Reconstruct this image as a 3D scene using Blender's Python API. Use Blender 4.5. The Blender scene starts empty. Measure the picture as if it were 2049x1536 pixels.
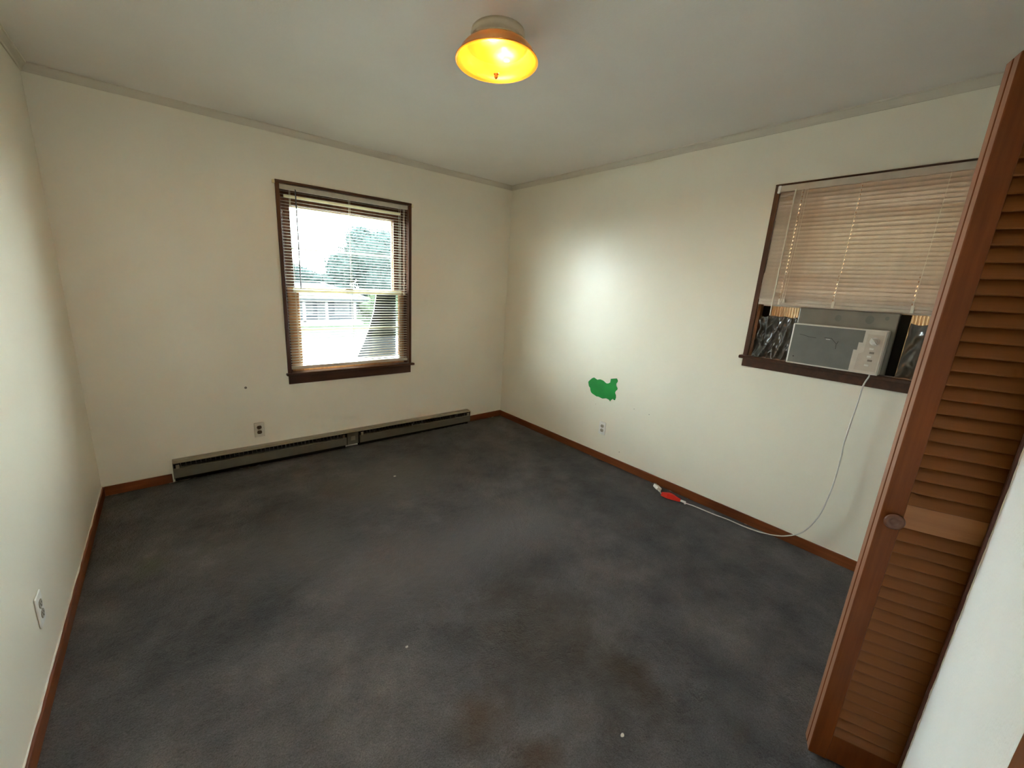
import bpy, bmesh, math, random
from mathutils import Vector, Matrix, noise

random.seed(7)
S = bpy.context.scene
COL = S.collection

# ------------------------------------------------------------------ camera
cam_d = bpy.data.cameras.new('camera')
cam = bpy.data.objects.new('camera', cam_d)
COL.objects.link(cam)
CAM = Vector((-2.85996, -3.39781, 1.46635))
yaw, pitch, roll = -0.68646, -0.23529, -0.05299
Rz = Matrix.Rotation(yaw, 3, 'Z'); Rx = Matrix.Rotation(pitch, 3, 'X'); Ry = Matrix.Rotation(roll, 3, 'Y')
R = Rz @ Rx @ Ry
right, fwd, up = R.col[0], R.col[1], R.col[2]
m = Matrix(((right.x, up.x, -fwd.x, CAM.x), (right.y, up.y, -fwd.y, CAM.y), (right.z, up.z, -fwd.z, CAM.z), (0, 0, 0, 1)))
cam.matrix_world = m
cam_d.sensor_fit = 'HORIZONTAL'; cam_d.sensor_width = 36.0
cam_d.lens = 805.289 / 2049 * 36.0
cam_d.shift_x = (1024.5 - 993.6) / 2049
cam_d.shift_y = (762.156 - 768) / 2049
cam_d.clip_start = 0.01; cam_d.clip_end = 300
S.camera = cam

# ------------------------------------------------------------------ sky, light, exposure
SKY = 46.0
LAMP = 3.2
BULB = 48.0

world = bpy.data.worlds.new('overcast_sky'); S.world = world
world.use_nodes = True
wn = world.node_tree.nodes; wl = world.node_tree.links
bg = wn['Background']
tc = wn.new('ShaderNodeTexCoord')
sep = wn.new('ShaderNodeSeparateXYZ')
rampw = wn.new('ShaderNodeValToRGB')
rampw.color_ramp.elements[0].position = 0.0; rampw.color_ramp.elements[0].color = (0.92, 0.98, 1.0, 1)
rampw.color_ramp.elements[1].position = 1.0; rampw.color_ramp.elements[1].color = (0.74, 0.88, 1.0, 1)
wl.new(tc.outputs['Generated'], sep.inputs[0]); wl.new(sep.outputs['Z'], rampw.inputs[0])
wl.new(rampw.outputs[0], bg.inputs['Color']); bg.inputs['Strength'].default_value = SKY

S.view_settings.view_transform = 'Standard'
S.view_settings.look = 'None'
S.view_settings.gamma = 1.0
S.view_settings.use_curve_mapping = False
S.view_settings.exposure = 0.0
S.display_settings.display_device = 'sRGB'
S.cycles.max_bounces = 12; S.cycles.diffuse_bounces = 8; S.cycles.glossy_bounces = 4
S.cycles.transmission_bounces = 8; S.cycles.transparent_max_bounces = 16
S.cycles.caustics_reflective = False; S.cycles.caustics_refractive = False
S.cycles.sample_clamp_indirect = 60.0

# ------------------------------------------------------------------ materials
def srgb(r, g, b):
    f = lambda c: ((c / 255.0 + 0.055) / 1.055) ** 2.4 if c / 255.0 > 0.04045 else c / 255.0 / 12.92
    return (f(r), f(g), f(b), 1)

def newmat(name, color, rough=0.5, spec=0.5, metal=0.0):
    mt = bpy.data.materials.new(name); mt.use_nodes = True
    b = mt.node_tree.nodes['Principled BSDF']
    b.inputs['Base Color'].default_value = color
    b.inputs['Roughness'].default_value = rough
    b.inputs['Specular IOR Level'].default_value = spec
    b.inputs['Metallic'].default_value = metal
    return mt, mt.node_tree.nodes, mt.node_tree.links, b

def coords(n, l, scale=(1, 1, 1)):
    t = n.new('ShaderNodeTexCoord'); mp = n.new('ShaderNodeMapping')
    mp.inputs['Scale'].default_value = scale
    l.new(t.outputs['Object'], mp.inputs['Vector'])
    return mp.outputs['Vector']

def noise_n(n, l, vec, scale, detail=4, rough=0.5):
    t = n.new('ShaderNodeTexNoise'); t.inputs['Scale'].default_value = scale
    t.inputs['Detail'].default_value = detail; t.inputs['Roughness'].default_value = rough
    l.new(vec, t.inputs['Vector']); return t.outputs['Fac']

def ramp_n(n, l, fac, stops):
    r = n.new('ShaderNodeValToRGB'); e = r.color_ramp.elements
    while len(e) < len(stops): e.new(0.5)
    for i, (p, c) in enumerate(stops): e[i].position = p; e[i].color = c
    l.new(fac, r.inputs['Fac']); return r.outputs['Color']

def bump_n(n, l, h, strength, dist, b):
    bp = n.new('ShaderNodeBump'); bp.inputs['Strength'].default_value = strength
    bp.inputs['Distance'].default_value = dist
    l.new(h, bp.inputs['Height']); l.new(bp.outputs['Normal'], b.inputs['Normal'])

def mix(c, k):
    return (min(1, c[0] * k), min(1, c[1] * k), min(1, c[2] * k), 1)

def paint(name, color, rough=0.55, bump=0.15, spec=0.35, sc=60):
    mt, n, l, b = newmat(name, color, rough, spec)
    v = coords(n, l)
    f = noise_n(n, l, v, 1.3, 4)
    l.new(ramp_n(n, l, f, [(0.3, mix(color, 0.95)), (0.7, mix(color, 1.03))]), b.inputs['Base Color'])
    bump_n(n, l, noise_n(n, l, v, sc, 3), bump, 0.002, b)
    return mt

def wood(name, dark, light, axis='x', rough=0.4, spec=0.4, scale=9):
    mt, n, l, b = newmat(name, dark, rough, spec)
    st = {'x': (0.06, 1, 1), 'y': (1, 0.06, 1), 'z': (1, 1, 0.06)}[axis]
    v = coords(n, l, st)
    f = noise_n(n, l, v, scale * 4, 6, 0.65)
    f2 = noise_n(n, l, coords(n, l), 3.0, 3)
    mx = n.new('ShaderNodeMath'); mx.operation = 'MULTIPLY_ADD'; mx.inputs[1].default_value = 0.6
    l.new(f, mx.inputs[0])
    m2 = n.new('ShaderNodeMath'); m2.operation = 'MULTIPLY'; m2.inputs[1].default_value = 0.4
    l.new(f2, m2.inputs[0]); l.new(m2.outputs[0], mx.inputs[2])
    l.new(ramp_n(n, l, mx.outputs[0], [(0.35, dark), (0.65, light)]), b.inputs['Base Color'])
    bump_n(n, l, f, 0.08, 0.002, b)
    return mt

def plain(name, color, rough=0.45, spec=0.4, metal=0.0, var=0.06, sc=25, bump=0.0):
    mt, n, l, b = newmat(name, color, rough, spec, metal)
    v = coords(n, l)
    f = noise_n(n, l, v, sc, 3)
    l.new(ramp_n(n, l, f, [(0.3, mix(color, 1 - var)), (0.7, mix(color, 1 + var))]), b.inputs['Base Color'])
    if bump: bump_n(n, l, f, bump, 0.002, b)
    return mt

WALLC = (0.86, 0.82, 0.70, 1)
M_wall = paint('cream_wall_paint', WALLC, 0.36, 0.06, 0.5)
M_wallr = paint('cream_gloss_wall_paint', WALLC, 0.34, 0.03, 0.5)
_b = M_wallr.node_tree.nodes['Principled BSDF']
M_front = paint('white_textured_paint', (0.83, 0.84, 0.83, 1), 0.6, 0.6, 0.3, 140)
M_ceil = paint('ceiling_paint', (0.80, 0.77, 0.72, 1), 0.8, 0.3, 0.2, 120)
M_crown = paint('shaded_crown_paint', (0.66, 0.61, 0.51, 1), 0.6, 0.3, 0.3, 40)  # wall paint darkened: the moulding's shade is put into its colour
M_base = wood('baseboard_wood', (0.10, 0.024, 0.007, 1), (0.24, 0.070, 0.022, 1), 'y', 0.38)
M_basex = wood('baseboard_wood_x', (0.10, 0.024, 0.007, 1), (0.24, 0.070, 0.022, 1), 'x', 0.38)
M_trim = wood('dark_window_trim', (0.030, 0.010, 0.005, 1), (0.085, 0.028, 0.012, 1), 'x', 0.35)
M_trimz = wood('dark_window_trim_upright', (0.035, 0.012, 0.006, 1), (0.10, 0.034, 0.014, 1), 'z', 0.35)
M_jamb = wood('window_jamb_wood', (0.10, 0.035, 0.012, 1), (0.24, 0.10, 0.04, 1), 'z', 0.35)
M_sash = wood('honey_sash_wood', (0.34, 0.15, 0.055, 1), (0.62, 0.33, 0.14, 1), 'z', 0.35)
M_jambd = wood('dark_jamb_wood', (0.05, 0.018, 0.008, 1), (0.12, 0.045, 0.02, 1), 'z', 0.5, 0.2)  # dark brown wood of the jambs and upper sash
M_cream = plain('cream_sash_paint', (0.80, 0.74, 0.50, 1), 0.45)
M_doorz = wood('door_stile_wood', (0.105, 0.026, 0.006, 1), (0.20, 0.055, 0.012, 1), 'z', 0.45, 0.22)
M_doorx = wood('door_louver_wood', (0.12, 0.037, 0.008, 1), (0.21, 0.072, 0.017, 1), 'x', 0.45, 0.22)
M_doorr = wood('door_rail_wood', (0.22, 0.085, 0.026, 1), (0.33, 0.14, 0.05, 1), 'x', 0.42, 0.35)
M_dooredge = wood('lit_door_edge_wood', (0.22, 0.09, 0.05, 1), (0.36, 0.17, 0.10, 1), 'z', 0.4, 0.35)  # lighter copy of the stile wood, window light put into the colour
M_caulk = plain('white_caulk', (0.82, 0.80, 0.73, 1), 0.6)
M_slat = plain('white_vinyl_slat', (0.58, 0.54, 0.46, 1), 0.35, 0.5)
M_slat2 = plain('beige_vinyl_slat', (0.60, 0.52, 0.43, 1), 0.30, 0.35)
M_cord = plain('cream_cord', (0.78, 0.74, 0.62, 1), 0.6)
M_wand = plain('smoke_wand', (0.10, 0.10, 0.12, 1), 0.25)
M_plate = plain('ivory_plastic', (0.60, 0.55, 0.46, 1), 0.35, 0.5)
M_platew = plain('white_plastic', (0.85, 0.84, 0.80, 1), 0.35, 0.5)
M_recb = plain('brown_receptacle', (0.10, 0.065, 0.035, 1), 0.4)
M_recg = plain('grey_receptacle', (0.42, 0.38, 0.30, 1), 0.4)
M_dark = plain('dark_void', (0.012, 0.010, 0.009, 1), 0.8, 0.1)
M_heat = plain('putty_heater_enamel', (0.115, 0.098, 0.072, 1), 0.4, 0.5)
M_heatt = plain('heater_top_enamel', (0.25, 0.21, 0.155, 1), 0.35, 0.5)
M_fin = plain('heater_fin_metal', (0.10, 0.09, 0.085, 1), 0.35, 0.5, 0.6)
M_acw = plain('yellowed_white_plastic', (0.62, 0.56, 0.48, 1), 0.4, 0.5)
M_acg = plain('grey_filter_panel', (0.185, 0.185, 0.165, 1), 0.6, 0.3, 0, 0.08, 14)
M_ach = plain('grey_metal_casing', (0.21, 0.19, 0.155, 1), 0.4, 0.5, 0.2, 0.15, 8)
M_acl = plain('pale_bezel', (0.72, 0.70, 0.64, 1), 0.4)
M_acc = plain('cream_accordion', (0.62, 0.56, 0.42, 1), 0.45)
M_cordw = plain('white_power_cord', (0.62, 0.60, 0.56, 1), 0.4)
M_red = plain('red_tag', (0.85, 0.045, 0.03, 1), 0.45)
M_brass = plain('aged_brass', (0.45, 0.22, 0.06, 1), 0.35, 0.5, 0.7)
M_metal = plain('steel', (0.5, 0.5, 0.48, 1), 0.3, 0.5, 0.9)
M_pan = plain('beige_canopy', (0.55, 0.48, 0.36, 1), 0.45)
M_green = plain('bright_green_paint', (0.004, 0.26, 0.035, 1), 0.45, 0.4, 0, 0.15, 10)
M_speck = plain('pale_lint', (0.75, 0.72, 0.66, 1), 0.8)

def make_pane():
    mt = bpy.data.materials.new('clear_glass'); mt.use_nodes = True
    n = mt.node_tree.nodes; l = mt.node_tree.links; n.clear()
    o = n.new('ShaderNodeOutputMaterial'); t = n.new('ShaderNodeBsdfTransparent'); g = n.new('ShaderNodeBsdfGlossy')
    t.inputs['Color'].default_value = (0.93, 0.97, 0.95, 1); g.inputs['Roughness'].default_value = 0.02
    lw = n.new('ShaderNodeLayerWeight'); lw.inputs['Blend'].default_value = 0.5
    pw = n.new('ShaderNodeMath'); pw.operation = 'POWER'; pw.inputs[1].default_value = 5.0
    f = n.new('ShaderNodeMath'); f.operation = 'MULTIPLY_ADD'; f.inputs[1].default_value = 0.9; f.inputs[2].default_value = 0.04
    l.new(lw.outputs['Facing'], pw.inputs[0]); l.new(pw.outputs[0], f.inputs[0])
    mxs = n.new('ShaderNodeMixShader')
    l.new(f.outputs[0], mxs.inputs[0]); l.new(t.outputs[0], mxs.inputs[1]); l.new(g.outputs[0], mxs.inputs[2])
    l.new(mxs.outputs[0], o.inputs['Surface'])
    return mt
M_glass = make_pane()

def sheer(name, color, alpha, rough=0.3, spec=0.5, crease=0):
    mt, n, l, b = newmat(name, color, rough, spec)
    b.inputs['Alpha'].default_value = alpha
    if crease:
        bump_n(n, l, noise_n(n, l, coords(n, l, (1, 1, 0.4)), crease, 3), 0.2, 0.01, b)
    return mt
M_gold = sheer('amber_shade_side', (0.42, 0.19, 0.02, 1), 0.96, 0.3, 0.5)
M_screen = sheer('grey_insect_mesh', (0.032, 0.036, 0.041, 1), 0.978, 0.8, 0.1)
M_bag = sheer('smoky_plastic_film', (0.065, 0.066, 0.064, 1), 0.975, 0.18, 1.0, 22)

def carpet_mat():
    mt, n, l, b = newmat('charcoal_carpet', (0.05, 0.047, 0.045, 1), 0.95, 0.08)
    b.inputs['Sheen Weight'].default_value = 0.15
    v = coords(n, l)
    f1 = noise_n(n, l, v, 1.1, 5, 0.55)
    f2 = noise_n(n, l, v, 5.0, 5, 0.6)
    f3 = noise_n(n, l, v, 230, 3, 0.7)
    base = ramp_n(n, l, f1, [(0.34, (0.080, 0.080, 0.088, 1)), (0.5, (0.128, 0.121, 0.128, 1)), (0.66, (0.188, 0.172, 0.172, 1))])
    def mul(a, bcol, fac):
        mm = n.new('ShaderNodeMix'); mm.data_type = 'RGBA'; mm.blend_type = 'MULTIPLY'
        mm.inputs['Factor'].default_value = fac
        l.new(a, mm.inputs['A']); l.new(bcol, mm.inputs['B']); return mm.outputs['Result']
    c = mul(base, ramp_n(n, l, f2, [(0.3, (0.66, 0.67, 0.70, 1)), (0.7, (1.34, 1.32, 1.28, 1))]), 1.0)
    c = mul(c, ramp_n(n, l, f3, [(0.25, (0.50, 0.50, 0.52, 1)), (0.75, (1.5, 1.5, 1.48, 1))]), 1.0)
    # stains by place on the floor; the four large pale patches paint in light
    for (x, y, rx, ry, col, amt) in [(-1.60, -2.80, .09, .17, (0.060, 0.036, 0.020, 1), 0.8),
                                     (-2.16, -2.56, .12, .10, (0.10, 0.052, 0.022, 1), 0.7),
                                     (-2.10, -2.76, .10, .07, (0.090, 0.045, 0.020, 1), 0.7),
                                     (-1.72, -2.45, .30, .40, (0.090, 0.066, 0.046, 1), 0.55),
                                     (-1.45, -1.75, .45, .25, (0.200, 0.190, 0.200, 1), 0.75),
                                     (-2.05, -1.70, .35, .30, (0.195, 0.172, 0.168, 1), 0.7),
                                     (-1.70, -0.75, .50, .30, (0.185, 0.176, 0.172, 1), 0.6),
                                     (-2.45, -1.20, .35, .30, (0.17, 0.160, 0.155, 1), 0.6),
                                     (-3.07, -0.98, .07, .10, (0.14, 0.15, 0.10, 1), 0.55),
                                     (-2.84, -0.98, .05, .05, (0.16, 0.16, 0.14, 1), 0.5)]:
        sx = n.new('ShaderNodeVectorMath'); sx.operation = 'SUBTRACT'; sx.inputs[1].default_value = (x, y, 0)
        l.new(v, sx.inputs[0])
        sc = n.new('ShaderNodeVectorMath'); sc.operation = 'MULTIPLY'; sc.inputs[1].default_value = (1 / rx, 1 / ry, 0)
        l.new(sx.outputs[0], sc.inputs[0])
        ln = n.new('ShaderNodeVectorMath'); ln.operation = 'LENGTH'; l.new(sc.outputs[0], ln.inputs[0])
        ad = n.new('ShaderNodeMath'); ad.operation = 'MULTIPLY_ADD'; ad.inputs[1].default_value = 1.6
        l.new(f2, ad.inputs[0]); l.new(ln.outputs['Value'], ad.inputs[2])
        mr = n.new('ShaderNodeMapRange'); mr.inputs['From Min'].default_value = 1.1; mr.inputs['From Max'].default_value = 2.1
        mr.inputs['To Min'].default_value = amt; mr.inputs['To Max'].default_value = 0
        l.new(ad.outputs[0], mr.inputs['Value'])
        mm = n.new('ShaderNodeMix'); mm.data_type = 'RGBA'
        l.new(mr.outputs[0], mm.inputs['Factor']); l.new(c, mm.inputs['A']); mm.inputs['B'].default_value = col
        c = mm.outputs['Result']
    l.new(c, b.inputs['Base Color'])
    h = n.new('ShaderNodeMath'); h.operation = 'ADD'
    l.new(noise_n(n, l, v, 150, 4, 0.7), h.inputs[0]); l.new(noise_n(n, l, v, 45, 3, 0.6), h.inputs[1])
    bump_n(n, l, h.outputs[0], 1.0, 0.022, b)
    return mt
M_carpet = carpet_mat()

def lamp_mat():
    mt, n, l, b = newmat('amber_lit_glass', (0.5, 0.28, 0.04, 1), 0.25, 0.5)
    t = n.new('ShaderNodeTexCoord')
    # brighter where the two bulbs sit behind the glass (object space of the lamp)
    tot = None
    for (x, y, r) in [(0.075, 0.055, 0.13), (-0.02, -0.085, 0.10)]:
        s1 = n.new('ShaderNodeVectorMath'); s1.operation = 'DISTANCE'; s1.inputs[1].default_value = (x, y, -0.13)
        l.new(t.outputs['Object'], s1.inputs[0])
        mr = n.new('ShaderNodeMapRange'); mr.interpolation_type = 'SMOOTHSTEP'
        mr.inputs['From Min'].default_value = 0.0; mr.inputs['From Max'].default_value = r
        mr.inputs['To Min'].default_value = 1.0; mr.inputs['To Max'].default_value = 0.0
        l.new(s1.outputs['Value'], mr.inputs['Value'])
        if tot is None: tot = mr.outputs[0]
        else:
            a = n.new('ShaderNodeMath'); a.operation = 'MAXIMUM'; l.new(tot, a.inputs[0]); l.new(mr.outputs[0], a.inputs[1]); tot = a.outputs[0]
    col = ramp_n(n, l, tot, [(0.0, (1.0, 0.42, 0.03, 1)), (0.45, (1.0, 0.55, 0.06, 1)), (1.0, (1.0, 0.74, 0.26, 1))])
    st = n.new('ShaderNodeMapRange'); st.inputs['To Min'].default_value = LAMP * 0.34; st.inputs['To Max'].default_value = LAMP
    pw = n.new('ShaderNodeMath'); pw.operation = 'POWER'; pw.inputs[1].default_value = 1.6
    l.new(tot, pw.inputs[0]); l.new(pw.outputs[0], st.inputs['Value'])
    l.new(col, b.inputs['Emission Color']); l.new(st.outputs[0], b.inputs['Emission Strength'])
    tr = n.new('ShaderNodeBsdfTransparent'); tr.inputs['Color'].default_value = (1.0, 0.74, 0.36, 1)
    mx = n.new('ShaderNodeMixShader'); mx.inputs[0].default_value = 0.30
    l.new(b.outputs[0], mx.inputs[1]); l.new(tr.outputs[0], mx.inputs[2])
    l.new(mx.outputs[0], n['Material Output'].inputs['Surface'])
    return mt
M_lamp = lamp_mat()

M_grass = plain('lawn_grass', (0.019, 0.028, 0.013, 1), 0.9, 0.1, 0, 0.25, 3)
M_ground = plain('pale_gravel_ground', (0.42, 0.43, 0.42, 1), 0.9, 0.1, 0, 0.12, 2)
M_street = plain('pale_asphalt', (0.30, 0.31, 0.31, 1), 0.85, 0.2, 0, 0.08, 2)
M_baffle = plain('tan_baffle_boards', (0.13, 0.06, 0.025, 1), 0.7, 0.2)
M_soil = plain('dark_soil', (0.07, 0.055, 0.035, 1), 0.95)  # side yard kept dark to cut light leaking through the closed blind
M_siding = plain('grey_blue_siding', (0.021, 0.025, 0.030, 1), 0.7, 0.2)
M_roofm = plain('pale_grey_shingle', (0.016, 0.020, 0.025, 1), 0.8, 0.2, 0, 0.12, 6)
M_white = plain('white_house_trim', (0.06, 0.06, 0.06, 1), 0.6)
M_door = plain('dark_porch_door', (0.013, 0.016, 0.019, 1), 0.5)
M_leaf = plain('green_leaves', (0.0095, 0.0195, 0.0165, 1), 0.7, 0.2, 0, 0.2, 1.2)
M_leaf2 = plain('yellow_green_leaves', (0.018, 0.029, 0.011, 1), 0.7, 0.2, 0, 0.25, 1.2)
M_bark = plain('tree_bark', (0.06, 0.05, 0.04, 1), 0.9)

# ------------------------------------------------------------------ helpers
def finish(name, bm, mat, parent=None, smooth=False, loc=None):
    me = bpy.data.meshes.new(name)
    bmesh.ops.recalc_face_normals(bm, faces=bm.faces[:])
    bm.to_mesh(me); bm.free()
    me.materials.append(mat)
    if smooth:
        for p in me.polygons: p.use_smooth = True
    o = bpy.data.objects.new(name, me); COL.objects.link(o)
    if parent is not None: o.parent = parent
    if loc is not None: o.location = loc
    return o

def box(bm, x0, x1, y0, y1, z0, z1, bev=0.0, seg=1):
    vs = [bm.verts.new((x, y, z)) for x in (x0, x1) for y in (y0, y1) for z in (z0, z1)]
    fs = [(0, 1, 3, 2), (4, 6, 7, 5), (0, 4, 5, 1), (2, 3, 7, 6), (0, 2, 6, 4), (1, 5, 7, 3)]
    faces = [bm.faces.new([vs[i] for i in f]) for f in fs]
    if bev > 0:
        es = list({e for f in faces for e in f.edges})
        bmesh.ops.bevel(bm, geom=es, offset=bev, segments=seg, affect='EDGES', profile=0.5)
    return vs

def mbox(name, mat, parent, *a, bev=0.0, seg=1):
    bm = bmesh.new(); box(bm, *a, bev=bev, seg=seg); return finish(name, bm, mat, parent)

def lathe(bm, prof, n=48, c=(0, 0, 0)):
    rings = []
    for (r, z) in prof:
        if r < 1e-6: rings.append([bm.verts.new((c[0], c[1], c[2] + z))])
        else: rings.append([bm.verts.new((c[0] + r * math.cos(2 * math.pi * k / n), c[1] + r * math.sin(2 * math.pi * k / n), c[2] + z)) for k in range(n)])
    for a, b in zip(rings, rings[1:]):
        for k in range(n):
            k2 = (k + 1) % n
            if len(a) == 1 and len(b) == 1: continue
            if len(a) == 1: bm.faces.new((a[0], b[k], b[k2]))
            elif len(b) == 1: bm.faces.new((a[k], a[k2], b[0]))
            else: bm.faces.new((a[k], a[k2], b[k2], b[k]))

def catmull(pts, sub=8):
    P = [Vector(p) for p in pts]; P = [2 * P[0] - P[1]] + P + [2 * P[-1] - P[-2]]
    out = []
    for i in range(1, len(P) - 2):
        for s in range(sub):
            t = s / sub
            out.append(0.5 * ((2 * P[i]) + (-P[i - 1] + P[i + 1]) * t + (2 * P[i - 1] - 5 * P[i] + 4 * P[i + 1] - P[i + 2]) * t * t + (-P[i - 1] + 3 * P[i] - 3 * P[i + 1] + P[i + 2]) * t ** 3))
    out.append(P[-2]); return out

def tube(bm, pts, r, n=8):
    P = [Vector(p) for p in pts]
    rad = r if callable(r) else (lambda t: r)
    prev = None; rings = []
    for i, p in enumerate(P):
        d = (P[min(i + 1, len(P) - 1)] - P[max(i - 1, 0)]).normalized()
        if prev is None:
            a = d.orthogonal().normalized()
        else:
            a = (prev - d * prev.dot(d)).normalized()
        prev = a; b = d.cross(a)
        rr = rad(i / max(1, len(P) - 1))
        rings.append([bm.verts.new(p + (a * math.cos(2 * math.pi * k / n) + b * math.sin(2 * math.pi * k / n)) * rr) for k in range(n)])
    for A, B in zip(rings, rings[1:]):
        for k in range(n): bm.faces.new((A[k], A[(k + 1) % n], B[(k + 1) % n], B[k]))
    bm.faces.new(rings[0]); bm.faces.new(rings[-1])

def thing(name, label, cat, loc=(0, 0, 0), rz=0, group=None):
    o = bpy.data.objects.new(name, None); COL.objects.link(o)
    o.empty_display_size = 0.05
    o.location = loc; o.rotation_euler = (0, 0, rz)
    tag(o, label, cat, group); return o

def tag(o, label, cat=None, group=None, kind=None):
    o['label'] = label
    if cat: o['category'] = cat
    if group: o['group'] = group
    if kind: o['kind'] = kind
    return o

def struct(o, label=None):
    o['kind'] = 'structure'
    if label: o['label'] = label
    return o

# ================================================================== ROOM SHELL
XL, YF, H = -3.322, -3.495, 2.44
CR = 2.40                                    # bottom of the crown moulding
T = 0.15
# windows: rough openings
W1 = (-2.160, -1.160, 0.700, 2.086)          # x0,x1,z0,z1 in the wall y=0
W2 = (-3.430, -2.430, 1.100, 2.104)          # y0,y1,z0,z1 in the wall x=0

# floor: carpet, gently uneven
def carpet():
    bm = bmesh.new()
    x0, x1, y0, y1, st = XL - 0.02, 0.02, -4.95, 0.02, 0.0125
    nx = int((x1 - x0) / st); ny = int((y1 - y0) / st)
    grid = []
    for j in range(ny + 1):
        y = y0 + (y1 - y0) * j / ny; row = []
        for i in range(nx + 1):
            x = x0 + (x1 - x0) * i / nx
            z = 0.0035 * noise.noise(Vector((x * 5, y * 5, 0))) + 0.0072 * noise.noise(Vector((x * 24, y * 30, 3))) + 0.0028 * noise.noise(Vector((x * 55, y * 38, 7)))
            # long pile lines left by dragging, and the dents of furniture feet
            u = (x * 0.83 + y * 0.56)
            z += 0.0022 * noise.noise(Vector((u * 2, (y * 0.83 - x * 0.56) * 16, 11)))
            for (cx, cy) in ((-0.845, -1.926), (-1.563, -2.002), (-1.50, -2.09)):
                r = math.hypot(x - cx, y - cy)
                z += -0.006 * math.exp(-(r / 0.012) ** 2) * 0.4 - 0.0055 * math.exp(-((r - 0.030) / 0.010) ** 2)
            row.append(bm.verts.new((x, y, z - 0.002)))
        grid.append(row)
    for j in range(ny):
        for i in range(nx):
            bm.faces.new((grid[j][i], grid[j][i + 1], grid[j + 1][i + 1], grid[j + 1][i]))
    return finish('floor', bm, M_carpet, smooth=True)
struct(carpet(), 'worn charcoal grey carpet with brown stains')
struct(mbox('ceiling', M_ceil, None, XL - T, T, -5.0, T, H, H + 0.1), 'plain off white ceiling')

def holed_wall(name, mat, axis, inner, outer, a0, a1, z0, z1, hole):
    """wall slab with one rectangular hole; axis 'x' means it runs along x"""
    h0, h1, hz0, hz1 = hole
    bm = bmesh.new()
    def b(p, q, r, s):
        if q - p < 1e-5 or s - r < 1e-5: return
        if axis == 'x': box(bm, p, q, min(inner, outer), max(inner, outer), r, s)
        else: box(bm, min(inner, outer), max(inner, outer), p, q, r, s)
    b(a0, h0, z0, z1); b(h1, a1, z0, z1); b(h0, h1, z0, hz0); b(h0, h1, hz1, z1)
    return finish(name, bm, mat)
wall_back = struct(holed_wall('wall_back', M_wall, 'x', 0, T, XL - T, T, -0.02, H + 0.1, W1), 'cream wall with the tall blind covered window')
wall_right = struct(holed_wall('wall_right', M_wallr, 'y', 0, T, -4.95, 0, -0.02, H + 0.1, W2), 'cream wall with the air conditioner window')
wall_left = struct(mbox('wall_left', M_wall, None, XL - T, XL, -4.95, 0, -0.02, H + 0.1), 'cream side wall beside the camera')
# front wall: door opening for the room, opening for the closet
CX0, CX1, DX0, DX1, DH = -1.315, -0.055, -3.23, -2.411, 2.05
bm = bmesh.new()
box(bm, XL, DX0, YF - 0.115, YF, -0.02, H + .1); box(bm, DX0, DX1, YF - 0.115, YF, DH, H + .1)
box(bm, DX1, CX0, YF - 0.115, YF, -0.02, H + .1); box(bm, CX0, CX1, YF - 0.115, YF, DH, H + .1)
box(bm, CX1, 0, YF - 0.115, YF, -0.02, H + .1)
struct(finish('wall_front', bm, M_front), 'rough white painted wall piece beside the louvered closet door')
# closet interior and hall behind the door
bm = bmesh.new()
box(bm, -1.45, -1.35, -4.3, YF - 0.115, -0.02, H); box(bm, -1.45, 0, -4.4, -4.3, -0.02, H)
struct(finish('wall_closet', bm, M_front))
bm = bmesh.new(); box(bm, XL, -1.45, -4.95, -4.85, -0.02, H)
struct(finish('wall_hall', bm, M_front))

# crown moulding: small cove
def crown(name, pts_dir, a0, a1, mat):
    prof = [(0, CR), (0.006, CR), (0.009, CR + 0.010), (0.016, CR + 0.020), (0.024, CR + 0.030), (0.030, CR + 0.034), (0.030, H), (0, H)]
    bm = bmesh.new(); N = 2
    rings = []
    for a in (a0, a1):
        if pts_dir == 'back': rings.append([bm.verts.new((a, -p, z)) for p, z in prof])
        if pts_dir == 'right': rings.append([bm.verts.new((-p, a, z)) for p, z in prof])
        if pts_dir == 'left': rings.append([bm.verts.new((XL + p, a, z)) for p, z in prof])
        if pts_dir == 'front': rings.append([bm.verts.new((a, YF + p, z)) for p, z in prof])
    k = len(prof)
    for i in range(k): bm.faces.new((rings[0][i], rings[0][(i + 1) % k], rings[1][(i + 1) % k], rings[1][i]))
    bm.faces.new(rings[0]); bm.faces.new(rings[1])
    return struct(finish(name, bm, mat))
crown('trim_1', 'back', XL, 0, M_crown)['label'] = 'crown moulding above the tall window wall'
crown('trim_2', 'right', YF, 0, M_crown)['label'] = 'crown moulding above the air conditioner wall'
crown('trim_3', 'left', YF, 0, M_crown)['label'] = 'crown moulding on the left wall'

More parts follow.
